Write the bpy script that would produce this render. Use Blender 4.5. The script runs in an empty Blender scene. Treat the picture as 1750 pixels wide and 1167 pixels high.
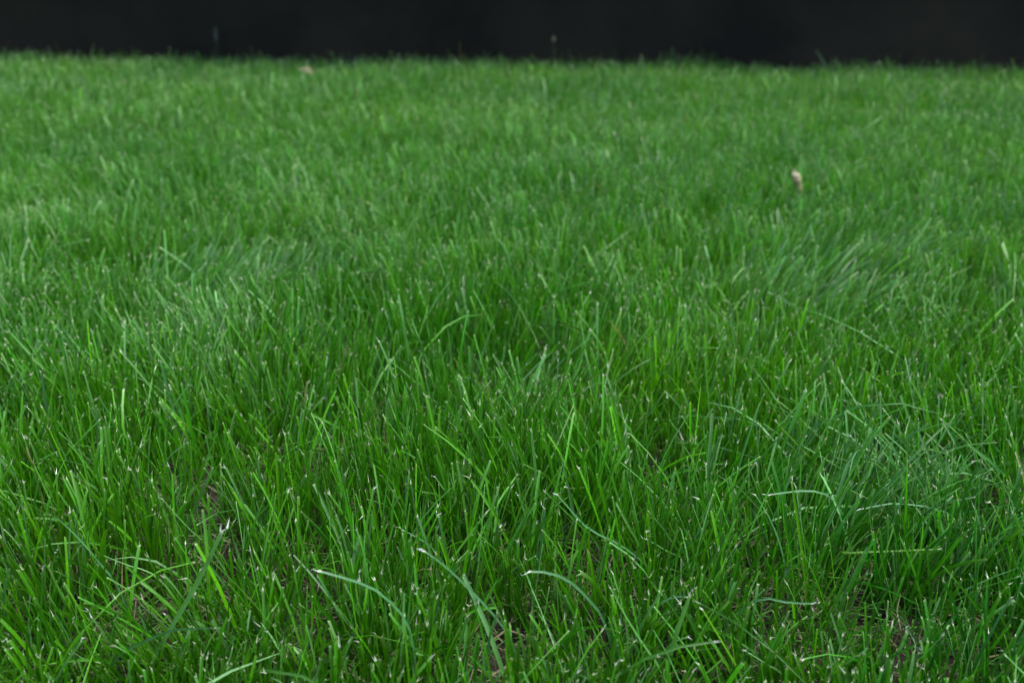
import bpy, math
import numpy as np
from mathutils import Matrix, Euler, Vector

R = math.radians
sc = bpy.context.scene
col = sc.collection
rng = np.random.default_rng(11)

# ------------------------------------------------------------------ camera
CAM_H, PITCH, ROLL, LENS = 0.412, 20.5, 0.35, 35.0
cam_d = bpy.data.cameras.new('camera')
cam = bpy.data.objects.new('camera', cam_d); col.objects.link(cam)
cam_d.sensor_width = 36.0; cam_d.lens = LENS
cam_d.clip_start = 0.02; cam_d.clip_end = 500
CAM_R = Euler((R(90 - PITCH), 0, 0)).to_matrix() @ Matrix.Rotation(R(ROLL), 3, 'Z')
cam.matrix_world = Matrix.Translation((0, 0, CAM_H)) @ CAM_R.to_4x4()
cam_d.dof.use_dof = True
cam_d.dof.focus_distance = 0.66
cam_d.dof.aperture_fstop = 7.6
cam_d.dof.aperture_blades = 9
sc.camera = cam

# ------------------------------------------------------------------ light
world = bpy.data.worlds.new('World'); sc.world = world; world.use_nodes = True
wn, wl = world.node_tree.nodes, world.node_tree.links
sky = wn.new('ShaderNodeTexSky'); sky.sky_type = 'NISHITA'; sky.sun_disc = False
SUN_EL, SUN_AZ = 66.0, 105.0           # degrees; azimuth clockwise from +Y
sky.sun_elevation = R(SUN_EL); sky.sun_rotation = R(SUN_AZ)
sky.air_density = 1.0; sky.dust_density = 2.5; sky.ozone_density = 1.0
bg = wn['Background']; bg.inputs['Strength'].default_value = 0.115
wl.new(sky.outputs[0], bg.inputs['Color'])
sun_d = bpy.data.lights.new('sun', 'SUN'); sun = bpy.data.objects.new('sun', sun_d); col.objects.link(sun)
sun_d.energy = 1.5; sun_d.angle = R(26); sun_d.color = (1.0, 0.97, 0.92)
sdir = Vector((math.sin(R(SUN_AZ)) * math.cos(R(SUN_EL)), math.cos(R(SUN_AZ)) * math.cos(R(SUN_EL)), math.sin(R(SUN_EL))))
sun.rotation_euler = sdir.to_track_quat('Z', 'Y').to_euler(); sun.location = (0, 0, 5)

vs = sc.view_settings
sc.display_settings.display_device = 'sRGB'
vs.view_transform = 'Standard'; vs.look = 'None'; vs.gamma = 1.0; vs.use_curve_mapping = False
vs.exposure = 2.16
cy = sc.cycles
cy.max_bounces = 7; cy.diffuse_bounces = 5; cy.glossy_bounces = 2; cy.transmission_bounces = 5; cy.transparent_max_bounces = 4
cy.use_denoising = True; cy.denoiser = 'OPENIMAGEDENOISE'
cy.use_adaptive_sampling = False
cy.sample_clamp_indirect = 6.0

# ------------------------------------------------------------------ helpers
F = 1750 * LENS / 36.0
CR = np.array(CAM_R)
def ray(px, py):
    d = CR @ np.array([(px - 875.0) / F, -(py - 583.5) / F, -1.0])
    return d / np.linalg.norm(d)
def at_z(px, py, z):
    d = ray(px, py); return np.array([0, 0, CAM_H]) + d * ((z - CAM_H) / d[2])
def at_y(px, py, y):
    d = ray(px, py); return np.array([0, 0, CAM_H]) + d * (y / d[1])

def hsh(ix, iy, seed):
    n = (ix.astype(np.int64) * 374761393 + iy.astype(np.int64) * 668265263 + seed * 974634777) & 0xFFFFFFFF
    n = ((n ^ (n >> 13)) * 1274126177) & 0xFFFFFFFF
    return ((n ^ (n >> 16)) & 0xFFFF) / 65535.0
def vnoise(x, y, scale, seed):
    x = np.asarray(x, float) / scale; y = np.asarray(y, float) / scale
    ix = np.floor(x); iy = np.floor(y); fx = x - ix; fy = y - iy
    fx = fx * fx * (3 - 2 * fx); fy = fy * fy * (3 - 2 * fy)
    a = hsh(ix, iy, seed); b = hsh(ix + 1, iy, seed); c = hsh(ix, iy + 1, seed); d = hsh(ix + 1, iy + 1, seed)
    return (a * (1 - fx) + b * fx) * (1 - fy) + (c * (1 - fx) + d * fx) * fy
def sstep(a, b, x):
    t = np.clip((x - a) / (b - a), 0, 1); return t * t * (3 - 2 * t)

def ground_z(x, y):
    z = 0.030 * (1 - .75 * sstep(2.6, 3.7, y)) * (vnoise(x, y, 0.9, 3) - 0.5) + 0.014 * (vnoise(x, y, 0.23, 4) - 0.5) + 0.006 * (vnoise(x, y, 0.07, 5) - 0.5)
    z = z + 0.012 * sstep(0.6, 2.6, -x) * sstep(2.2, 4.0, y)
    return z * sstep(14, 9, np.hypot(x, y))
WALL_C, WALL_S = 4.02, -0.085
def wall_y(x): return WALL_C + WALL_S * np.asarray(x, float)

def tag(o, label=None, cat=None, group=None, kind=None):
    if label: o['label'] = label
    if cat: o['category'] = cat
    if group: o['group'] = group
    if kind: o['kind'] = kind
    return o
def link(name, me, parent=None):
    o = bpy.data.objects.new(name, me); col.objects.link(o)
    if parent is not None: o.parent = parent
    return o

def np_mesh(name, verts, quads, tris, colors, us, mat, smooth=True):
    me = bpy.data.meshes.new(name)
    nq, nt = len(quads), len(tris)
    me.vertices.add(len(verts)); me.vertices.foreach_set('co', verts.astype(np.float32).ravel())
    loops = np.concatenate([quads.ravel(), tris.ravel()]).astype(np.int32)
    me.loops.add(len(loops)); me.loops.foreach_set('vertex_index', loops)
    me.polygons.add(nq + nt)
    st = np.concatenate([np.arange(nq) * 4, nq * 4 + np.arange(nt) * 3]).astype(np.int32)
    me.polygons.foreach_set('loop_start', st)
    if smooth: me.polygons.foreach_set('use_smooth', np.ones(nq + nt, bool))
    me.update(calc_edges=True)
    if colors is not None:
        a = me.attributes.new('Col', 'FLOAT_COLOR', 'POINT')
        c4 = np.ones((len(verts), 4), np.float32); c4[:, :3] = colors
        a.data.foreach_set('color', c4.ravel())
    if us is not None:
        a = me.attributes.new('across', 'FLOAT', 'POINT'); a.data.foreach_set('value', us.astype(np.float32))
    me.materials.append(mat)
    return me

# ------------------------------------------------------------------ materials
def new_mat(name):
    m = bpy.data.materials.new(name); m.use_nodes = True
    nt = m.node_tree; nt.nodes.clear()
    return m, nt.nodes, nt.links, nt.nodes.new('ShaderNodeOutputMaterial')

def blade_material(name, trans, rough, spec):
    m, n, l, out = new_mat(name)
    a = n.new('ShaderNodeAttribute'); a.attribute_name = 'Col'
    u = n.new('ShaderNodeAttribute'); u.attribute_name = 'across'
    # fine lengthwise ribs
    mu = n.new('ShaderNodeMath'); mu.operation = 'MULTIPLY'; mu.inputs[1].default_value = 19.0; l.new(u.outputs['Fac'], mu.inputs[0])
    si = n.new('ShaderNodeMath'); si.operation = 'SINE'; l.new(mu.outputs[0], si.inputs[0])
    geo = n.new('ShaderNodeNewGeometry')
    nz = n.new('ShaderNodeTexNoise'); nz.inputs['Scale'].default_value = 140; nz.inputs['Detail'].default_value = 2
    l.new(geo.outputs['Position'], nz.inputs['Vector'])
    mr = n.new('ShaderNodeMapRange'); mr.inputs['To Min'].default_value = 0.78; mr.inputs['To Max'].default_value = 1.22
    l.new(nz.outputs['Fac'], mr.inputs['Value'])
    rb = n.new('ShaderNodeMath'); rb.operation = 'MULTIPLY_ADD'; rb.inputs[1].default_value = 0.09; l.new(si.outputs[0], rb.inputs[0]); l.new(mr.outputs[0], rb.inputs[2])
    vm = n.new('ShaderNodeVectorMath'); vm.operation = 'SCALE'; l.new(a.outputs['Color'], vm.inputs[0]); l.new(rb.outputs[0], vm.inputs['Scale'])
    bp = n.new('ShaderNodeBump'); bp.inputs['Strength'].default_value = 0.25; bp.inputs['Distance'].default_value = 0.0002
    l.new(si.outputs[0], bp.inputs['Height'])
    p = n.new('ShaderNodeBsdfPrincipled'); p.inputs['Roughness'].default_value = rough; p.inputs['Specular IOR Level'].default_value = spec
    l.new(vm.outputs[0], p.inputs['Base Color']); l.new(bp.outputs[0], p.inputs['Normal'])
    t = n.new('ShaderNodeBsdfTranslucent')
    tc = n.new('ShaderNodeVectorMath'); tc.operation = 'MULTIPLY'; tc.inputs[1].default_value = (1.2, 1.3, 0.4)
    l.new(vm.outputs[0], tc.inputs[0]); l.new(tc.outputs[0], t.inputs['Color'])
    mx = n.new('ShaderNodeMixShader'); mx.inputs[0].default_value = trans
    l.new(p.outputs[0], mx.inputs[1]); l.new(t.outputs[0], mx.inputs[2]); l.new(mx.outputs[0], out.inputs['Surface'])
    return m
M_GRASS = blade_material('grass_leaf', 0.34, 0.32, 0.42)
M_STRAW = blade_material('dry_straw', 0.2, 0.7, 0.25)

def soil_material():
    m, n, l, out = new_mat('soil')
    geo = n.new('ShaderNodeNewGeometry')
    n1 = n.new('ShaderNodeTexNoise'); n1.inputs['Scale'].default_value = 60; n1.inputs['Detail'].default_value = 6
    n2 = n.new('ShaderNodeTexNoise'); n2.inputs['Scale'].default_value = 450; n2.inputs['Detail'].default_value = 3
    for k in (n1, n2): l.new(geo.outputs['Position'], k.inputs['Vector'])
    cr = n.new('ShaderNodeValToRGB')
    cr.color_ramp.elements[0].position = 0.3; cr.color_ramp.elements[0].color = (0.006, 0.005, 0.003, 1)
    cr.color_ramp.elements[1].position = 0.75; cr.color_ramp.elements[1].color = (0.026, 0.021, 0.013, 1)
    l.new(n1.outputs['Fac'], cr.inputs[0])
    # far outside the built blades the sheet carries the lawn's own green
    ln = n.new('ShaderNodeVectorMath'); ln.operation = 'LENGTH'; l.new(geo.outputs['Position'], ln.inputs[0])
    fr = n.new('ShaderNodeMapRange'); fr.inputs['From Min'].default_value = 6.5; fr.inputs['From Max'].default_value = 8.5
    l.new(ln.outputs['Value'], fr.inputs['Value'])
    gr = n.new('ShaderNodeValToRGB'); gr.color_ramp.elements[0].color = (0.022, 0.075, 0.012, 1); gr.color_ramp.elements[1].color = (0.05, 0.14, 0.02, 1)
    l.new(n2.outputs['Fac'], gr.inputs[0])
    mx = n.new('ShaderNodeMix'); mx.data_type = 'RGBA'
    l.new(fr.outputs[0], mx.inputs['Factor']); l.new(cr.outputs[0], mx.inputs['A']); l.new(gr.outputs[0], mx.inputs['B'])
    b = n.new('ShaderNodeBump'); b.inputs['Strength'].default_value = 0.8; b.inputs['Distance'].default_value = 0.004; l.new(n2.outputs['Fac'], b.inputs['Height'])
    p = n.new('ShaderNodeBsdfPrincipled'); p.inputs['Roughness'].default_value = 0.9; p.inputs['Specular IOR Level'].default_value = 0.2
    l.new(mx.outputs['Result'], p.inputs['Base Color']); l.new(b.outputs[0], p.inputs['Normal']); l.new(p.outputs[0], out.inputs['Surface'])
    return m
M_SOIL = soil_material()

def paint_material(name, c0, c1, rough, scale):
    m, n, l, out = new_mat(name)
    geo = n.new('ShaderNodeNewGeometry')
    mp = n.new('ShaderNodeVectorMath'); mp.operation = 'MULTIPLY'; mp.inputs[1].default_value = (1, 1, 0.9); l.new(geo.outputs['Position'], mp.inputs[0])
    n1 = n.new('ShaderNodeTexNoise'); n1.inputs['Scale'].default_value = scale; n1.inputs['Detail'].default_value = 6; n1.inputs['Roughness'].default_value = 0.65
    l.new(mp.outputs[0], n1.inputs['Vector'])
    cr = n.new('ShaderNodeValToRGB'); cr.color_ramp.elements[0].position = 0.35; cr.color_ramp.elements[1].position = 0.7
    cr.color_ramp.elements[0].color = (*c0, 1); cr.color_ramp.elements[1].color = (*c1, 1); l.new(n1.outputs['Fac'], cr.inputs[0])
    b = n.new('ShaderNodeBump'); b.inputs['Strength'].default_value = 0.3; b.inputs['Distance'].default_value = 0.003; l.new(n1.outputs['Fac'], b.inputs['Height'])
    p = n.new('ShaderNodeBsdfPrincipled'); p.inputs['Roughness'].default_value = rough; p.inputs['Specular IOR Level'].default_value = 0.12
    l.new(cr.outputs[0], p.inputs['Base Color']); l.new(b.outputs[0], p.inputs['Normal']); l.new(p.outputs[0], out.inputs['Surface'])
    return m
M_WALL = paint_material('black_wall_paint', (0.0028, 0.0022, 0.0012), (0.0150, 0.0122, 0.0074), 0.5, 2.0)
M_LEDGE = paint_material('shade_ledge_paint', (0.010, 0.011, 0.011), (0.016, 0.018, 0.018), 0.6, 9.0)

# ------------------------------------------------------------------ ground sheet
def axis(fine0, fine1, step, far):
    c = list(np.arange(fine0, fine1 + 1e-6, step))
    k = step
    while c[-1] < far: k *= 1.35; c.append(c[-1] + k)
    k = step
    while c[0] > -far: k *= 1.35; c.insert(0, c[0] - k)
    return np.array(c)
gx, gy = axis(-2.6, 2.6, 0.03, 120), axis(0.2, 4.4, 0.03, 120)
GX, GY = np.meshgrid(gx, gy)
gv = np.stack([GX.ravel(), GY.ravel(), ground_z(GX.ravel(), GY.ravel())], 1)
ii = (np.arange(len(gy) - 1)[:, None] * len(gx) + np.arange(len(gx) - 1)[None, :]).ravel()
gq = np.stack([ii, ii + 1, ii + 1 + len(gx), ii + len(gx)], 1)
ground = link('ground', np_mesh('ground', gv, gq, np.zeros((0, 3), int), None, None, M_SOIL))
tag(ground, 'dark brown soil under the grass of the lawn', 'ground', kind='structure')

# ------------------------------------------------------------------ dark wall; overhanging ledge added out of view to shade it
def box(name, p0, p1, mat, parent, bev=0.006):
    import bmesh
    bm = bmesh.new(); bmesh.ops.create_cube(bm, size=1.0)
    for v in bm.verts:
        v.co = Vector([(a + b) / 2 + c * (b - a) for a, b, c in zip(p0, p1, v.co)])
    bmesh.ops.bevel(bm, geom=bm.edges[:], offset=bev, segments=2, affect='EDGES')
    me = bpy.data.meshes.new(name); bm.to_mesh(me); bm.free(); me.materials.append(mat)
    return link(name, me, parent)
wall = bpy.data.objects.new('dark_wall', None); col.objects.link(wall)
wall.location = (0, WALL_C, -0.05); wall.rotation_euler = (0, 0, math.atan(WALL_S))
tag(wall, 'low black wall in deep shade along the far edge of the lawn', 'wall')
box('wall_face', (-9, 0.03, 0), (9, 0.30, 0.60), M_WALL, wall)
ledge = box('added_shade_ledge', (-9, -0.30, 0.603), (9, 0.40, 0.68), M_LEDGE, wall)
for v in ledge.data.vertices:
    if v.co.y < 0: v.co.y += 0.012 + 0.045 * v.co.x / 2.2  # added ledge narrows to the right, so the wall is shaded less there

# ------------------------------------------------------------------ grass blades
def cut_height(x, y):
    return 0.077 + 0.024 * (vnoise(x, y, 0.33, 21) - 0.45) + 0.018 * (vnoise(x, y, 0.11, 22) - 0.5)
# thin patches seen in the photograph: pixel, radius (m), strength
THIN = [(650, 740, .06, .8), (890, 690, .05, .7), (1545, 850, .07, .92), (265, 860, .07, .7), (1050, 640, .05, .6), (480, 800, .05, .6),
        (1640, 1110, .05, .7), (540, 960, .05, .6), (1190, 500, .05, .5), (210, 500, .09, .75), (1010, 1010, .04, .6), (700, 1000, .04, .6), (330, 960, .04, .5), (90, 790, .06, .75), (1300, 640, .05, .5), (780, 640, .045, .7), (1420, 1090, .05, .7), (860, 1130, .04, .7), (200, 1080, .04, .6), (1170, 880, .04, .6), (560, 640, .05, .5)]
THIN = [(*at_z(a, b, 0.018)[:2], r, s) for a, b, r, s in THIN]
lp = at_z(1370, 391, 0.0); THIN += [(lp[0] - .004, lp[1] - .035, .030, 1.0), (lp[0], lp[1] - .08, .026, .8)]      # open spot before the standing leaf
# patches where the blades lie over to one side: pixel, radius, lean azimuth (x, y), amount
SWEPT = [(1390, 490, .10, (0.85, 0.2), .72), (390, 465, .11, (0.8, 0.3), .62), (330, 560, .08, (-.7, .1), .3), (1490, 440, .07, (.9, -.1), .72),
         (1480, 830, .06, (.9, .2), .6), (1600, 790, .06, (-.8, .2), .6), (560, 300, .14, (-.6, .2), .3), (110, 330, .16, (-.7, -.2), .35)]
SWEPT = [(*at_z(a, b, 0.055)[:2], r, d, s) for a, b, r, d, s in SWEPT]

def half_width(y, m): return 0.5143 * (y * math.cos(R(PITCH)) + CAM_H * math.sin(R(PITCH))) + m

def make_blades(bx, by, rows, wide, wscale=1.0, lscale=1.0, fray=False, low=0.0, spread=1.0, floppy=0.045, sheen_share=0.11):
    """arrays of blades rooted round the tillers (bx, by); returns verts, quads, tris, colours, across, info"""
    n = len(bx)
    lean_a = 2 * np.pi * 2.0 * vnoise(bx, by, 0.085, 31) + 3.0 * vnoise(bx, by, .4, 33) + rng.normal(0, 0.8, n)
    lean_m = 0.03 + 0.30 * vnoise(bx, by, 0.10, 32) ** 2.0
    lx, ly = lean_m * np.cos(lean_a), lean_m * np.sin(lean_a)
    for cx, cy_, r, d, s in SWEPT:
        w = np.exp(-((bx - cx) ** 2 + (by - cy_) ** 2) / (r * r))
        w = w * (.55 + .45 * vnoise(bx, by, .03, 35)); j = rng.normal(1, .28, n)
        lx = lx * (1 - w) + w * s * d[0] * j; ly = ly * (1 - w) + w * (s * d[1] + rng.normal(0, .18, n))
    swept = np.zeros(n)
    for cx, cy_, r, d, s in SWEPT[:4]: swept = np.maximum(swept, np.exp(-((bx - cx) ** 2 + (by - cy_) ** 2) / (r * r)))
    k = 4
    per = np.repeat(np.arange(n), k); N = n * k
    X = bx[per] + rng.normal(0, .0035, N); Y = by[per] + rng.normal(0, .0035, N)
    fan = rng.gamma(1.7, 0.092 * spread, N); fa = rng.uniform(0, 2 * np.pi, N)
    tx = lx[per] + fan * np.cos(fa); ty = ly[per] + fan * np.sin(fa)
    flop = rng.random(N) < floppy
    tx[flop] *= 2.4; ty[flop] *= 2.4
    th = np.hypot(tx, ty); az = np.arctan2(ty, tx)
    th = np.minimum(th, 1.35)
    bend = np.abs(rng.normal(0.0, 0.22, N)) + 0.55 * th * rng.random(N)
    bend[flop] += rng.uniform(.3, 1.3, flop.sum())
    nat = rng.lognormal(math.log(0.094), 0.36, N) * lscale
    short = rng.random(N) < 0.22 + low
    nat[short] *= rng.uniform(0.3, 0.7, short.sum())
    hc = cut_height(X, Y) * rng.normal(0.98, 0.17, N).clip(.5, 1.5) * lscale * (0.72 + 0.28 * sstep(.42, .64, Y))
    Lc = hc / np.maximum(np.cos(np.minimum(th + 0.45 * bend, 1.25)), 0.3)
    cut = nat > Lc
    L = np.minimum(nat, Lc)
    fine = rng.random(N) < 0.34
    W = np.where(fine, rng.uniform(.0008, .0014, N), rng.normal(.0019, .0005, N).clip(.0010, .0030)) * wscale
    W *= np.where(short, 0.8, 1.0)
    t = np.asarray(rows); m = len(t)
    # centre line by integration of the tilt along the length
    sub = 16
    ts = np.linspace(0, 1, sub + 1)
    tilt = np.minimum(th[:, None] + bend[:, None] * (ts ** 1.5)[None, :], 1.9)
    wob = rng.normal(0, 0.16, N)[:, None] * ts[None, :] + rng.normal(0, .1, N)[:, None] * np.sin(ts * 5)[None, :]
    A = az[:, None] + wob
    seg = L[:, None] / sub
    dx = np.sin(tilt) * np.cos(A); dy = np.sin(tilt) * np.sin(A); dz = np.cos(tilt)
    def integ(d):
        c = np.zeros((N, sub + 1)); c[:, 1:] = np.cumsum((d[:, 1:] + d[:, :-1]) * .5 * seg, 1); return c
    PX, PY, PZ = integ(dx), integ(dy), integ(dz)
    f = t * sub; i0 = np.minimum(f.astype(int), sub - 1); fr = f - i0
    smp = lambda C: C[:, i0] * (1 - fr) + C[:, i0 + 1] * fr
    gz = ground_z(X, Y)
    cx = X[:, None] + smp(PX); cyy = Y[:, None] + smp(PY); cz = gz[:, None] + smp(PZ) - 0.002
    cz = np.maximum(cz, gz[:, None] + 0.0015 * (t > 0)[None, :] - 0.002)
    T = np.stack([smp(dx), smp(dy), smp(dz)], -1); T /= np.linalg.norm(T, axis=-1, keepdims=True)
    # width direction with twist
    tw0 = rng.normal(0, 0.9, N); tw1 = rng.normal(0, 0.7, N)
    side = np.stack([-np.sin(az), np.cos(az), np.zeros(N)], -1)[:, None, :] + 0 * T
    side -= T * (side * T).sum(-1, keepdims=True); side /= np.linalg.norm(side, axis=-1, keepdims=True)
    nor = np.cross(T, side)
    ang = tw0[:, None] + tw1[:, None] * t[None, :]
    Wd = side * np.cos(ang)[..., None] + nor * np.sin(ang)[..., None]
    Nd = np.cross(T, Wd)
    prof_cut = np.interp(t, [0, .15, .5, .85, 1], [.75, .9, 1, .86, .74])
    prof_pt = np.interp(t, [0, .15, .45, .75, .95, 1], [.75, .9, 1, .72, .3, .1])
    hw = 0.5 * W[:, None] * np.where(cut[:, None], prof_cut, prof_pt)
    C = np.stack([cx, cyy, cz], -1)
    fold = rng.uniform(.15, .75, N)[:, None]
    if wide == 3:
        jag = np.zeros((N, m)); jag[:, -1] = rng.normal(0, .0009, N)
        Lf = C - Wd * hw[..., None] + T * jag[..., None]; Rt = C + Wd * hw[..., None]
        Md = C - Nd * (hw * fold)[..., None]
        V = np.stack([Lf, Md, Rt], 2); us = np.array([-1., 0., 1.])
    else:
        V = np.stack([C - Wd * hw[..., None], C + Wd * hw[..., None]], 2); us = np.array([-1., 1.])
    # colours
    yp = at_z(1060, 640, .05)
    hue = vnoise(X, Y, 0.30, 41) * .6 + rng.random(N) * .7 - .15 - .5 * np.exp(-((X - yp[0]) ** 2 + (Y - yp[1]) ** 2) / .012) - .25 * sstep(.8, 2.0, X) * sstep(2.5, 3.6, Y)
    warm = np.array([0.046, 0.172, 0.0012]); cool = np.array([0.014, 0.112, 0.0050])
    base = warm + (cool - warm) * np.clip(hue, 0, 1)[:, None]
    sheen_tint = rng.random(N) < sheen_share + .45 * swept[per]  # paler blades: sky sheen painted into their base colour
    base[sheen_tint] = base[sheen_tint] * .3 + np.array([.082, .205, .068]) * .7
    base = base * rng.lognormal(-.02, 0.30, N)[:, None]
    dp = at_z(138, 106, .06)
    dead = rng.random(N) < (0.0002 + 0.02 * short + .35 * np.exp(-((X - dp[0]) / .14) ** 2 - ((Y - dp[1]) / .10) ** 2))
    base[dead] = np.array([.26, .21, .11]) * rng.uniform(.6, 1.2, dead.sum())[:, None]
    cc = np.repeat(base[:, None, :], m, 1)
    sheath = np.array([.05, .098, .018])
    wb = (np.clip(1 - t / .28, 0, 1) * .5)[None, :, None]
    cc = cc * (1 - wb) + sheath * wb
    tipc = np.where(rng.random(N)[:, None] < .7, np.array([.38, .44, .26]), np.array([.28, .27, .13])) * rng.uniform(.7, 1.25, N)[:, None]
    wt = np.zeros((N, m)); wt[:, -1] = np.where(cut, np.where(rng.random(N) < .6, rng.uniform(.55, 1, N), rng.uniform(.08, .4, N)), .12); wt[:, -2] = np.where(cut, rng.uniform(0, .12, N), .02)
    cc = cc * (1 - wt[..., None]) + tipc[:, None, :] * wt[..., None]
    nv = m * wide
    V = V.reshape(N * nv, 3)
    CL = np.repeat(cc[:, :, None, :], wide, 2).reshape(N * nv, 3)
    U = np.tile(us, N * m)
    q = []
    for r_ in range(m - 1):
        for c_ in range(wide - 1):
            a = r_ * wide + c_; q.append((a, a + 1, a + wide + 1, a + wide))
    Q = (np.arange(N)[:, None, None] * nv + np.array(q)[None]).reshape(-1, 4)
    TR = np.zeros((0, 3), int)
    if fray:
        sel = np.where(cut & ~dead & (rng.random(N) < .30))[0]
        for rep in range(3):
            s2 = sel[rng.random(len(sel)) < .75]
            tip = C[s2, -1]; tt = T[s2, -1]; wd = Wd[s2, -1] * hw[s2, -1][:, None]
            o = tip + wd * rng.uniform(-.8, .8, len(s2))[:, None]
            e = o + (tt * rng.uniform(.5, 1.2, len(s2))[:, None] + rng.normal(0, .38, (len(s2), 3))) * rng.uniform(.0012, .0045, len(s2))[:, None]
            w = wd / np.maximum(np.linalg.norm(wd, axis=1, keepdims=True), 1e-9) * rng.uniform(.00018, .0004, len(s2))[:, None]
            v0 = len(V)
            V = np.concatenate([V, np.stack([o - w, o + w, e], 1).reshape(-1, 3)])
            CL = np.concatenate([CL, np.repeat(np.array([.45, .48, .37])[None] * rng.uniform(.7, 1.2, (len(s2), 1)), 3, 0)])
            U = np.concatenate([U, np.zeros(3 * len(s2))])
            TR = np.concatenate([TR, v0 + np.arange(3 * len(s2)).reshape(-1, 3)])
    info = dict(N=N, nv=nv, q=np.array(q), W=W, L=L, X=X, Y=Y, tip=C[:, -1], z=C[:, -1, 2] - gz)
    return V, Q, TR, CL, U, info

def tillers(y0, y1, dens, margin, thin=True):
    ym = max(half_width(y1, margin), half_width(y0, margin))
    n = int(dens * (y1 - y0) * 2 * ym)
    x = rng.uniform(-ym, ym, n); y = rng.uniform(y0, y1, n)
    keep = (np.abs(x) < half_width(y, margin)) & (y < wall_y(x) - 0.015)
    d = 0.22 + 1.15 * vnoise(x, y, 0.04, 51) ** 1.2 + 0.25 * (vnoise(x, y, 0.2, 52) - .5)
    for cx, cy_, r, s in THIN:
        d = d * (1 - s * np.exp(-((x - cx) ** 2 + (y - cy_) ** 2) / (r * r)))
    keep &= rng.random(n) < d
    return x[keep], y[keep]

parts = []
NEAR = [0, .22, .45, .66, .84, .985, 1]
MID = [0, .38, .72, .97, 1]
FAR = [0, .5, .955, 1]
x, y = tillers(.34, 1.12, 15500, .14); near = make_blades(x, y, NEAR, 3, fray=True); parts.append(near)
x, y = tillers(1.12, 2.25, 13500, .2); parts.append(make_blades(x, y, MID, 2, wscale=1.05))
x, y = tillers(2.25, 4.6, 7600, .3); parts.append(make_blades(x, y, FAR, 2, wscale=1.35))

x, y = tillers(2.9, 4.6, 90, .3); parts.append(make_blades(x, y, MID, 2, wscale=1.25, lscale=1.42))

# pale fine tuft lying over at the right, near the foreground
c0 = at_z(1545, 810, .055)
x, y = c0[0] + rng.normal(0, .034, 120), c0[1] + rng.normal(0, .04, 120)
parts.append(make_blades(x, y, NEAR, 3, wscale=.72, lscale=1.12, spread=2.2, floppy=.4, sheen_share=.75))

def join(ps):
    V, Q, TR, CL, U = [], [], [], [], []; o = 0
    for p in ps:
        V.append(p[0]); Q.append(p[1] + o); TR.append(p[2] + o); CL.append(p[3]); U.append(p[4]); o += len(p[0])
    return np.concatenate(V), np.concatenate(Q), np.concatenate(TR), np.concatenate(CL), np.concatenate(U)

# the blades that show largest in the foreground become parts of their own
inf = near[5]
front = np.exp(-((inf['Y'] - .62) / .16) ** 2) * (np.abs(inf['X']) < half_width(inf['Y'], -.03)) * (inf['Y'] > .44)
score = inf['W'] * inf['L'] * front * np.clip(inf['z'] / .05, 0, 1.3)
big = np.argsort(-score)[:215]
keepq = np.ones(inf['N'], bool); keepq[big] = False
nq = near[1].reshape(inf['N'], len(inf['q']), 4)
singles = [(near[0][b * inf['nv']:(b + 1) * inf['nv']], near[3][b * inf['nv']:(b + 1) * inf['nv']], near[4][b * inf['nv']:(b + 1) * inf['nv']]) for b in big]
parts[0] = (near[0], nq[keepq].reshape(-1, 4), near[2], near[3], near[4])
V, Q, TR, CL, U = join(parts)
used = np.zeros(len(V), bool); used[Q.ravel()] = True; used[TR.ravel()] = True
remap = np.cumsum(used) - 1
grass = link('grass', np_mesh('grass', V[used], remap[Q], remap[TR], CL[used], U[used], M_GRASS))
tag(grass, 'dense green mown lawn grass with pale cut tips filling the picture', 'grass', kind='stuff')
NTRI = 2 * len(Q) + len(TR)

for vv, cc, uu in singles:
    o0 = vv[:1].mean(0)
    ob = link('grass_blade', np_mesh('grass_blade', vv - o0, inf['q'], np.zeros((0, 3), int), cc, uu, M_GRASS), grass)
    ob.location = o0

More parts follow.
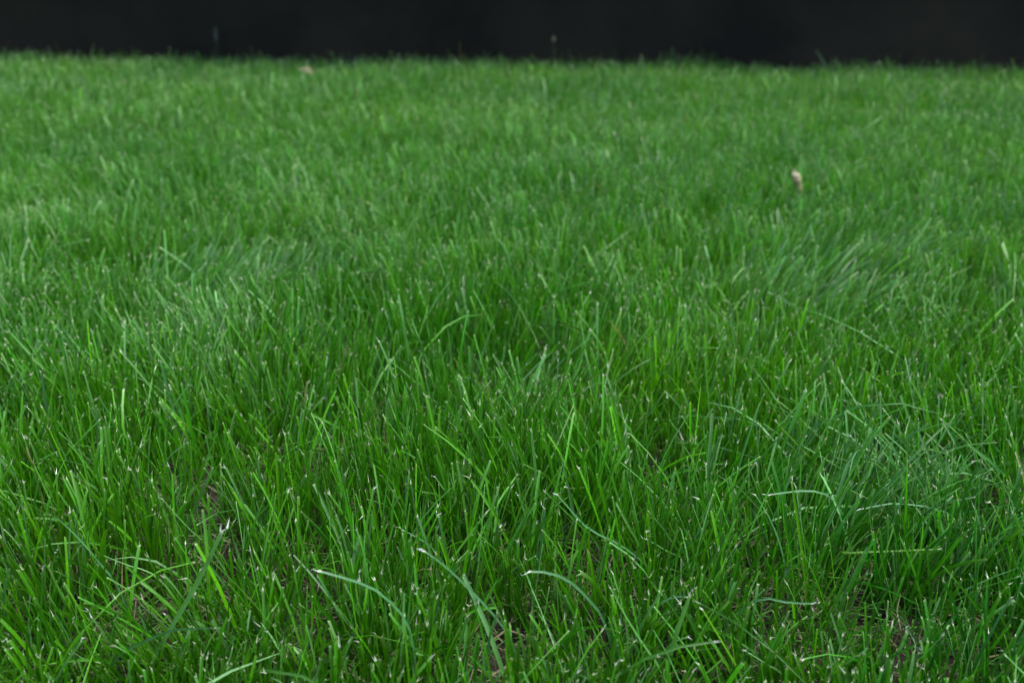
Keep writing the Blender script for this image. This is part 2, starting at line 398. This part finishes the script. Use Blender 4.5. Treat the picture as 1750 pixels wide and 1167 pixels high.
# long blades that stand out in the photograph: pixels from the tip down, width (mm), tint
TINT = {'b': (0.052, 0.160, 0.056), 'g': (0.032, 0.145, 0.008), 'y': (0.070, 0.200, 0.006), 'p': (0.074, 0.198, 0.048)}  # the bluish and pale tints hold sky sheen as blade colour
HERO = [
 ([(379,909),(335,1000),(268,1118)],3.7,'p'), ([(357,952),(436,1032),(500,1114)],2.7,'p'), ([(277,852),(320,900),(361,939)],2.0,'p'),
 ([(82,784),(125,789),(161,807),(186,857)],2.0,'b'), ([(86,879),(107,893),(143,929),(172,964),(200,1000)],2.0,'b'),
 ([(73,973),(70,1050),(66,1129)],3.4,'g'), ([(218,1004),(193,1072),(186,1136)],2.2,'p'), ([(139,1095),(96,1161)],2.4,'p'),
 ([(368,1073),(300,1076),(264,1088),(195,1129)],2.0,'b'), ([(157,1054),(189,1100)],2.0,'p'), ([(172,947),(214,964),(272,989)],1.8,'p'),
 ([(315,759),(317,800),(318,843)],2.6,'g'), ([(379,811),(404,846),(429,911)],2.2,'p'), ([(518,775),(547,843),(572,893)],2.4,'g'),
 ([(590,811),(588,870),(586,929)],2.4,'g'), ([(689,906),(718,921),(750,950)],1.9,'b'), ([(725,941),(757,964),(793,997),(847,1054),(879,1104)],1.9,'b'),
 ([(904,976),(943,979),(979,997),(1007,1025),(1025,1047),(1043,1093)],2.4,'b'), ([(545,975),(600,991),(636,1004),(671,1032),(696,1064),(707,1107),(711,1150)],2.4,'b'),
 ([(952,844),(975,871),(1007,904),(1057,929),(1093,955),(1115,982)],1.7,'b'), ([(931,839),(975,882),(1022,929)],2.0,'g'),
 ([(908,735),(916,821),(916,886)],2.6,'p'), ([(931,868),(925,929),(914,979)],2.5,'b'), ([(886,845),(897,875),(907,911)],2.8,'p'),
 ([(1043,1004),(1068,1050),(1097,1097),(1132,1150)],2.5,'p'), ([(1179,1018),(1157,1079),(1140,1143)],3.2,'p'), ([(1176,1020),(1150,1020),(1118,1039),(1100,1064)],2.4,'b'),
 ([(1175,1088),(1150,1098),(1129,1125)],2.2,'p'), ([(1061,1066),(1036,1150)],3.4,'g'), ([(981,1064),(961,1129)],3.8,'g'), ([(875,1125),(861,1161)],3.2,'y'),
 ([(718,1045),(707,1089)],2.4,'g'), ([(750,882),(763,950),(771,1007)],2.0,'b'), ([(743,814),(768,846),(804,875)],1.8,'p'), ([(809,830),(836,846),(864,868),(882,889)],2.0,'p'),
 ([(1106,921),(1143,943),(1172,961)],1.8,'p'), ([(1200,904),(1172,932),(1147,964)],2.1,'b'), ([(850,1047),(839,1079),(832,1125)],2.0,'b'),
 ([(1291,845),(1315,885),(1333,929),(1344,982)],2.2,'b'), ([(1315,845),(1377,838),(1417,847),(1439,876),(1457,916)],1.9,'b'),
 ([(1475,869),(1528,860),(1590,867),(1625,880),(1639,907)],1.7,'b'), ([(1608,938),(1510,942),(1448,945),(1428,952)],1.9,'y'),
 ([(1353,823),(1364,898),(1377,1000)],2.2,'y'), ([(1563,696),(1590,705),(1617,739)],2.4,'b'), ([(1470,690),(1519,756),(1537,783)],2.0,'y'),
 ([(1515,721),(1550,747),(1590,778)],2.2,'b'), ([(1326,719),(1368,765),(1404,805)],2.0,'y'), ([(1501,934),(1510,969),(1523,1027)],2.5,'g'),
 ([(1273,1111),(1311,1135),(1342,1160)],2.5,'p'), ([(1550,1080),(1537,1111),(1515,1137)],3.2,'b'), ([(1610,1086),(1580,1118),(1554,1146)],2.2,'p'),
 ([(1710,1018),(1683,1071),(1660,1110)],3.0,'g'), ([(1676,657),(1678,700),(1679,747)],3.3,'g'), ([(1390,1031),(1346,1029),(1306,1022),(1275,1036),(1240,1067)],1.8,'b'),
 ([(1340,1069),(1320,1120),(1302,1160)],3.4,'g'), ([(1200,1040),(1240,1106),(1271,1164)],1.9,'y'), ([(1455,745),(1470,787),(1477,814)],2.2,'b'),
 ([(648,583),(668,630),(680,680),(690,720)],3.4,'p'), ([(275,617),(285,660),(297,700),(310,730)],3.2,'b'), ([(418,605),(430,650),(445,690)],3.0,'b'),
 ([(1055,485),(1053,540),(1040,580)],3.0,'p'), ([(925,385),(932,420),(938,460)],3.6,'p'), ([(530,383),(550,415),(565,440)],3.2,'b'),
 ([(40,653),(15,690),(0,720)],2.6,'b'), ([(70,635),(80,690),(92,735)],3.0,'b'), ([(1255,560),(1245,605),(1235,640)],2.8,'b'), ([(1315,500),(1360,525),(1395,560)],2.4,'b'),
]
def hero_blade(pts, wmm, tint, torn=1.0):
    low = at_z(*pts[-1], 0.042)
    y0 = low[1]
    P = [at_y(px, py, y0 - 0.004 * i) for i, (px, py) in enumerate(reversed(pts))]   # grows towards the viewer a little
    d = P[0] - P[1] if len(P) > 1 else np.array([0, 0, -1.])
    gzb = float(ground_z(P[0][0], y0)) - .003
    k = min(max((P[0][2] - gzb), .004), .06)
    base = P[0] + np.array([np.clip(d[0] / max(-d[2], .02), -.7, .7) * k * .6, 0.004, 0]); base[2] = gzb
    P = np.array([base] + P)
    # Catmull-Rom through the points
    s = np.concatenate([[0], np.cumsum(np.linalg.norm(np.diff(P, axis=0), axis=1))]); s /= s[-1]
    t = np.concatenate([np.linspace(0, .93, 12), [.985, 1]])
    Pe = np.concatenate([[2 * P[0] - P[1]], P, [2 * P[-1] - P[-2]]]); C = []
    for q in t:
        i = min(int(np.searchsorted(s, q, side='right')) - 1, len(P) - 2); u = (q - s[i]) / (s[i + 1] - s[i])
        a, b, c, e = Pe[i], Pe[i + 1], Pe[i + 2], Pe[i + 3]
        C.append(.5 * (2 * b + (c - a) * u + (2 * a - 5 * b + 4 * c - e) * u * u + (3 * b - a - 3 * c + e) * u ** 3))
    C = np.array(C); T = np.gradient(C, axis=0); T /= np.linalg.norm(T, axis=1, keepdims=True)
    view = np.array([0, 0, CAM_H]) - C; view /= np.linalg.norm(view, axis=1, keepdims=True)
    W = np.cross(T, np.array([0.15 * rng.normal(), -.42, .9])); W /= np.linalg.norm(W, axis=1, keepdims=True)
    Nn = np.cross(W, T); ang = (rng.normal(0, .35) + rng.normal(0, .5) * t)[:, None]
    W = W * np.cos(ang) + Nn * np.sin(ang); Nn = np.cross(W, T)
    hw = (.00039 * wmm * np.interp(t, [0, .2, .55, .9, 1], [.7, .95, 1, .78, .62]))[:, None]
    V = np.stack([C - W * hw, C - Nn * hw * .45, C + W * hw], 1)
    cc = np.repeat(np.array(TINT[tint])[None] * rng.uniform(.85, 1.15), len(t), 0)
    wt = np.zeros(len(t)); wt[-1] = .8; wt[-2] = .08
    cc = cc * (1 - wt[:, None]) + np.array([.58, .58, .44]) * wt[:, None]
    o0 = C[0].copy(); V = V.reshape(-1, 3) - o0
    q = np.array([(r * 3 + c, r * 3 + c + 1, r * 3 + c + 4, r * 3 + c + 3) for r in range(len(t) - 1) for c in range(2)])
    tr = []; v0 = len(V)
    for f in range(3):                                                  # torn fibres at the cut
        o = V[-3 + f].copy(); e = o + (T[-1] * rng.uniform(.5, 1.2) + rng.normal(0, .4, 3)) * rng.uniform(.001, .0035) * torn
        V = np.concatenate([V, [o - W[-1] * .00022 * torn, o + W[-1] * .00022 * torn, e]]); tr.append((v0 + 3 * f, v0 + 3 * f + 1, v0 + 3 * f + 2))
    cc = np.concatenate([np.repeat(cc, 3, 0), np.full((9, 3), .6)])
    us = np.concatenate([np.tile([-1., 0, 1.], len(t)), np.zeros(9)])
    ob = link('grass_blade', np_mesh('grass_blade', V, q, np.array(tr), cc, us, M_GRASS), grass); ob.location = o0
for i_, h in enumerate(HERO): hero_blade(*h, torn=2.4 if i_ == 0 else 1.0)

# ------------------------------------------------------------------ dead straw and low litter between the blades
def straw(n, y0, y1, margin, colr, lmax, zmax):
    ym = half_width(y1, margin); x = rng.uniform(-ym, ym, n); y = rng.uniform(y0, y1, n)
    k = (np.abs(x) < half_width(y, margin)) & (y < wall_y(x) - .01); x, y = x[k], y[k]; n = len(x)
    z = ground_z(x, y) + rng.uniform(.001, zmax, n)
    a = rng.uniform(0, 2 * np.pi, n); el = rng.normal(0, .28, n); L = rng.uniform(.01, lmax, n); w = rng.uniform(.00018, .00060, n)
    d = np.stack([np.cos(a) * np.cos(el), np.sin(a) * np.cos(el), np.sin(el)], -1)
    s = np.stack([-np.sin(a), np.cos(a), rng.normal(0, .4, n)], -1)
    cur = rng.normal(0, .22, n)
    P = []
    for t in (-.5, 0., .5):
        c = np.stack([x, y, z], -1) + d * (L * t)[:, None] + s * (cur * L * (t * t * 4 - 1) * .5)[:, None]
        P += [c - s * w[:, None], c + s * w[:, None]]
    V = np.stack(P, 1).reshape(-1, 3)
    Q = (np.arange(n)[:, None, None] * 6 + np.array([(0, 1, 3, 2), (2, 3, 5, 4)])[None]).reshape(-1, 4)
    c = np.array(colr)[rng.integers(0, len(colr), n)] * rng.uniform(.6, 1.3, n)[:, None]
    return V, Q, np.zeros((0, 3), int), np.repeat(c, 6, 0), np.tile([-1., 1.], n * 3)
SC = [(.085, .082, .038), (.032, .029, .014), (.115, .11, .058), (.018, .015, .008), (.04, .08, .015), (.03, .10, .008), (.04, .13, .01), (.035, .12, .01)]
sp = [straw(34000, .34, 1.2, .12, SC, .045, .020), straw(16000, 1.2, 2.3, .15, SC, .05, .02)]
v, q, t_, c, u = join(sp)
litter = link('dry_straw', np_mesh('dry_straw', v, q, t_, c, u, M_STRAW))
tag(litter, 'thin dead tan straw lying on the soil between the green blades', 'straw', kind='stuff')

# ------------------------------------------------------------------ lawn outside the picture: one tile of blades repeated
tx_, ty_ = rng.uniform(-.07, .07, 150), rng.uniform(-.07, .07, 150)
tp = make_blades(tx_, ty_, FAR, 2, wscale=1.3)
tile_me = np_mesh('grass_tile', tp[0] - np.array([0, 0, 0]), tp[1], tp[2], tp[3], tp[4], M_GRASS)
tile = bpy.data.objects.new('grass_tile', tile_me)
cgx, cgy = np.meshgrid(np.arange(-6.5, 6.6, .12), np.arange(-2.6, 5.2, .12)); cgx, cgy = cgx.ravel(), cgy.ravel()
inside = (cgy > .31) & (np.abs(cgx) < half_width(cgy, np.where(cgy < 1.12, .14, np.where(cgy < 2.25, .2, .3))) + .015)
ok = ~inside & (cgy < wall_y(cgx) - .08)
cgx, cgy = cgx[ok], cgy[ok]
pm = bpy.data.meshes.new('surrounding_grass')
pm.from_pydata([(a, b, float(ground_z(a, b))) for a, b in zip(cgx, cgy)], [], [])
ra = pm.attributes.new('turn', 'FLOAT', 'POINT'); ra.data.foreach_set('value', rng.uniform(0, 6.28, len(cgx)).astype(np.float32))
sur = link('surrounding_grass', pm, grass); sur['kind'] = 'stuff'
ng = bpy.data.node_groups.new('grass_tiles', 'GeometryNodeTree')
ng.interface.new_socket('Geometry', in_out='INPUT', socket_type='NodeSocketGeometry'); ng.interface.new_socket('Geometry', in_out='OUTPUT', socket_type='NodeSocketGeometry')
gi, go = ng.nodes.new('NodeGroupInput'), ng.nodes.new('NodeGroupOutput')
oi = ng.nodes.new('GeometryNodeObjectInfo'); oi.inputs['Object'].default_value = tile
ip = ng.nodes.new('GeometryNodeInstanceOnPoints'); na = ng.nodes.new('GeometryNodeInputNamedAttribute'); na.data_type = 'FLOAT'; na.inputs['Name'].default_value = 'turn'
cx_ = ng.nodes.new('ShaderNodeCombineXYZ')
ng.links.new(gi.outputs[0], ip.inputs['Points']); ng.links.new(oi.outputs['Geometry'], ip.inputs['Instance'])
ng.links.new(na.outputs['Attribute'], cx_.inputs['Z']); ng.links.new(cx_.outputs[0], ip.inputs['Rotation']); ng.links.new(ip.outputs[0], go.inputs[0])
md = sur.modifiers.new('tiles', 'NODES'); md.node_group = ng

# ------------------------------------------------------------------ fallen leaves
def leaf_material(name, c0, c1, rim):
    m, n, l, out = new_mat(name)
    tc = n.new('ShaderNodeTexCoord'); n1 = n.new('ShaderNodeTexNoise'); n1.inputs['Scale'].default_value = 160; n1.inputs['Detail'].default_value = 4
    l.new(tc.outputs['Object'], n1.inputs['Vector'])
    cr = n.new('ShaderNodeValToRGB'); cr.color_ramp.elements[0].position = .35; cr.color_ramp.elements[1].position = .7
    cr.color_ramp.elements[0].color = (*c0, 1); cr.color_ramp.elements[1].color = (*c1, 1); l.new(n1.outputs['Fac'], cr.inputs[0])
    p = n.new('ShaderNodeBsdfPrincipled'); p.inputs['Roughness'].default_value = .75; p.inputs['Specular IOR Level'].default_value = .25
    l.new(cr.outputs[0], p.inputs['Base Color'])
    t = n.new('ShaderNodeBsdfTranslucent'); l.new(cr.outputs[0], t.inputs['Color'])
    mx = n.new('ShaderNodeMixShader'); mx.inputs[0].default_value = .2
    l.new(p.outputs[0], mx.inputs[1]); l.new(t.outputs[0], mx.inputs[2]); l.new(mx.outputs[0], out.inputs['Surface'])
    return m
M_BROWN = leaf_material('dry_brown_leaf', (.17, .135, .078), (.25, .20, .12), None)
M_PALE = leaf_material('dry_pale_leaf', (.22, .195, .115), (.34, .305, .20), None)
M_TAN = leaf_material('dry_tan_leaf', (.105, .092, .05), (.165, .145, .085), None)

def sheet(name, fn, nu, nv, mat, parent, thick=.0006):
    vs_ = [fn(i / nu, j / nv) for j in range(nv + 1) for i in range(nu + 1)]
    fs = [(j * (nu + 1) + i, j * (nu + 1) + i + 1, (j + 1) * (nu + 1) + i + 1, (j + 1) * (nu + 1) + i) for j in range(nv) for i in range(nu)]
    me = bpy.data.meshes.new(name); me.from_pydata(vs_, [], fs); me.polygons.foreach_set('use_smooth', [True] * len(fs)); me.materials.append(mat)
    o = link(name, me, parent); s = o.modifiers.new('solid', 'SOLIDIFY'); s.thickness = thick; return o
def tube(name, pts, rad, mat, parent, ns=6):
    P = np.array(pts, float); T = np.gradient(P, axis=0); vs_ = []; fs = []
    for k_, (p, t) in enumerate(zip(P, T)):
        t = t / np.linalg.norm(t); a = np.cross(t, [0.3, .9, .2]); a /= np.linalg.norm(a); b = np.cross(t, a); r_ = rad[k_] if hasattr(rad, '__len__') else rad
        vs_ += [tuple(p + r_ * (a * math.cos(2 * math.pi * i / ns) + b * math.sin(2 * math.pi * i / ns))) for i in range(ns)]
    for k_ in range(len(P) - 1):
        fs += [(k_ * ns + i, k_ * ns + (i + 1) % ns, (k_ + 1) * ns + (i + 1) % ns, (k_ + 1) * ns + i) for i in range(ns)]
    fs += [tuple(range(ns))[::-1], tuple(range((len(P) - 1) * ns, len(P) * ns))]
    me = bpy.data.meshes.new(name); me.from_pydata(vs_, [], fs); me.polygons.foreach_set('use_smooth', [True] * len(fs)); me.materials.append(mat)
    return link(name, me, parent)

# rolled leaf standing on edge among the blades, its pale torn end up
foot = at_z(1372, 391, 0.0)
lf = bpy.data.objects.new('dry_leaf', None); col.objects.link(lf)
lf.location = (foot[0], foot[1], float(ground_z(foot[0], foot[1]))); lf.rotation_euler = (R(-4), R(-14), R(20))
tag(lf, 'rolled brown dry leaf with a pale end standing upright in the grass', 'leaf', 'fallen dry leaves')
def roll(u, v):
    r_ = .0056 * (0.55 + .75 * v ** .7) * (1 + .1 * math.sin(7 * u + 3 * v)); a = 2 * math.pi * (.86 * u + .12) - math.pi * .2 + .4 * v
    return (r_ * math.cos(a), r_ * math.sin(a), -.002 + .086 * v + .003 * math.sin(5 * u))
sheet('leaf_roll', roll, 20, 10, M_BROWN, lf)
def lip(u, v):
    r_ = .0070 + .0008 * math.sin(v * 2.6) * (1 + .25 * math.sin(6 * u)); r_ *= 1 - .8 * v ** 2; a = 2 * math.pi * (.86 * u + .12) - math.pi * .2 + .4
    return (r_ * math.cos(a), r_ * math.sin(a), .0835 + .0085 * v + .003 * math.sin(5 * u) + .003 * math.sin(9 * u) * v)
sheet('curled_end', lip, 20, 5, M_PALE, lf, .0008)

# small leaf lying on the blade tips near the wall
p2 = at_z(524, 123, 0.072)
l2 = bpy.data.objects.new('dry_leaf', None); col.objects.link(l2)
l2.location = (p2[0], p2[1], p2[2]); l2.rotation_euler = (R(34), R(14), R(-12))
tag(l2, 'small tan dry leaf lying on the blade tips near the black wall', 'leaf', 'fallen dry leaves')
def oval(u, v):
    x_ = (u - .5) * .050; w_ = .013 * math.sin(math.pi * min(max(u * .94 + .04, 0), 1)) ** .7
    y_ = (v - .5) * 2 * w_; return (x_, y_, .006 * (1 - (2 * u - 1) ** 2) + .35 * abs(y_) + .001 * math.sin(u * 25))
blade2 = sheet('leaf_blade', oval, 16, 8, M_TAN, l2)
tube('midrib', [(-.025 + .05 * k / 6, 0, .006 * (1 - (2 * k / 6 - 1) ** 2) - .0006) for k in range(7)], .0007, M_BROWN, blade2)
tube('stem', [(.024, 0, .0), (.031, -.001, -.006), (.037, -.003, -.016), (.040, -.004, -.028)], [.0012, .001, .0009, .0011], M_BROWN, l2)

# weeds at the foot of the wall
def weed(name, px, py_top, label, cat, leafmat, n, spread, hgt, head=None, spike=None):
    base = at_y(px, py_top, 3.9); yb = float(wall_y(base[0])) - .03
    top = at_y(px, py_top, yb); gz_ = float(ground_z(top[0], yb))
    e = bpy.data.objects.new(name, None); col.objects.link(e); e.location = (top[0], yb, gz_)
    tag(e, label, cat); H_ = top[2] - gz_
    tube('stem', [(0, 0, -.004), (.002, 0, H_ * .35), (.001, -.002, H_ * .7), (0, 0, H_)], [.0016, .0014, .0011, .0008], leafmat, e)
    for k_ in range(n):
        a = rng.uniform(0, 6.28); z0 = H_ * rng.uniform(.1, .7); L_ = rng.uniform(.5, 1) * spread
        def lf_(u, v, a=a, z0=z0, L_=L_):
            w_ = .0032 * math.sin(math.pi * min(v * .9 + .1, 1)) ** .8 * (u - .5) * 2
            rr = L_ * v; return (rr * math.cos(a) - w_ * math.sin(a), (rr * math.sin(a) + w_ * math.cos(a)) * .35, z0 + hgt * L_ * (v * 1.4 - v * v))
        sheet('leaf', lf_, 2, 6, leafmat, e, .0003)
    if spike:
        sheet('dead_leaf', lambda u, v: ((u - .5) * .014 * math.sin(math.pi * (.1 + .85 * v)) + .004 * v, -.004 - .004 * v, H_ - spike * (1 - v)), 3, 6, M_GREY, e, .0004)
    if head:
        r_ = head
        tube('seed_head', [(0, 0, H_ - r_), (0, 0, H_ - .4 * r_), (.001, 0, H_ + .5 * r_), (.001, 0, H_ + 1.6 * r_)], [.25 * r_, .8 * r_, .7 * r_, .1 * r_], M_BROWN, e, 8)
M_OLIVE = leaf_material('olive_weed', (.10, .11, .02), (.16, .15, .035), None)
M_GREY = leaf_material('grey_stalk', (.035, .042, .035), (.06, .07, .06), None)
M_DGREEN = leaf_material('dark_green_weed', (.03, .07, .02), (.05, .10, .03), None)
weed('weed', 367, 46, 'thin grey dead stalk standing against the black wall, left of centre', 'weed', M_GREY, 3, .03, 1.2, spike=.062)
weed('weed', 785, 72, 'low olive yellow weed at the foot of the black wall', 'weed', M_OLIVE, 14, .085, .6)
weed('weed', 946, 68, 'thin weed with a small brown seed head before the black wall', 'weed', M_DGREEN, 5, .035, 1.0, .009)
print('TRIS', NTRI, 'blades', sum(p[5]['N'] if len(p) > 5 else 0 for p in parts))
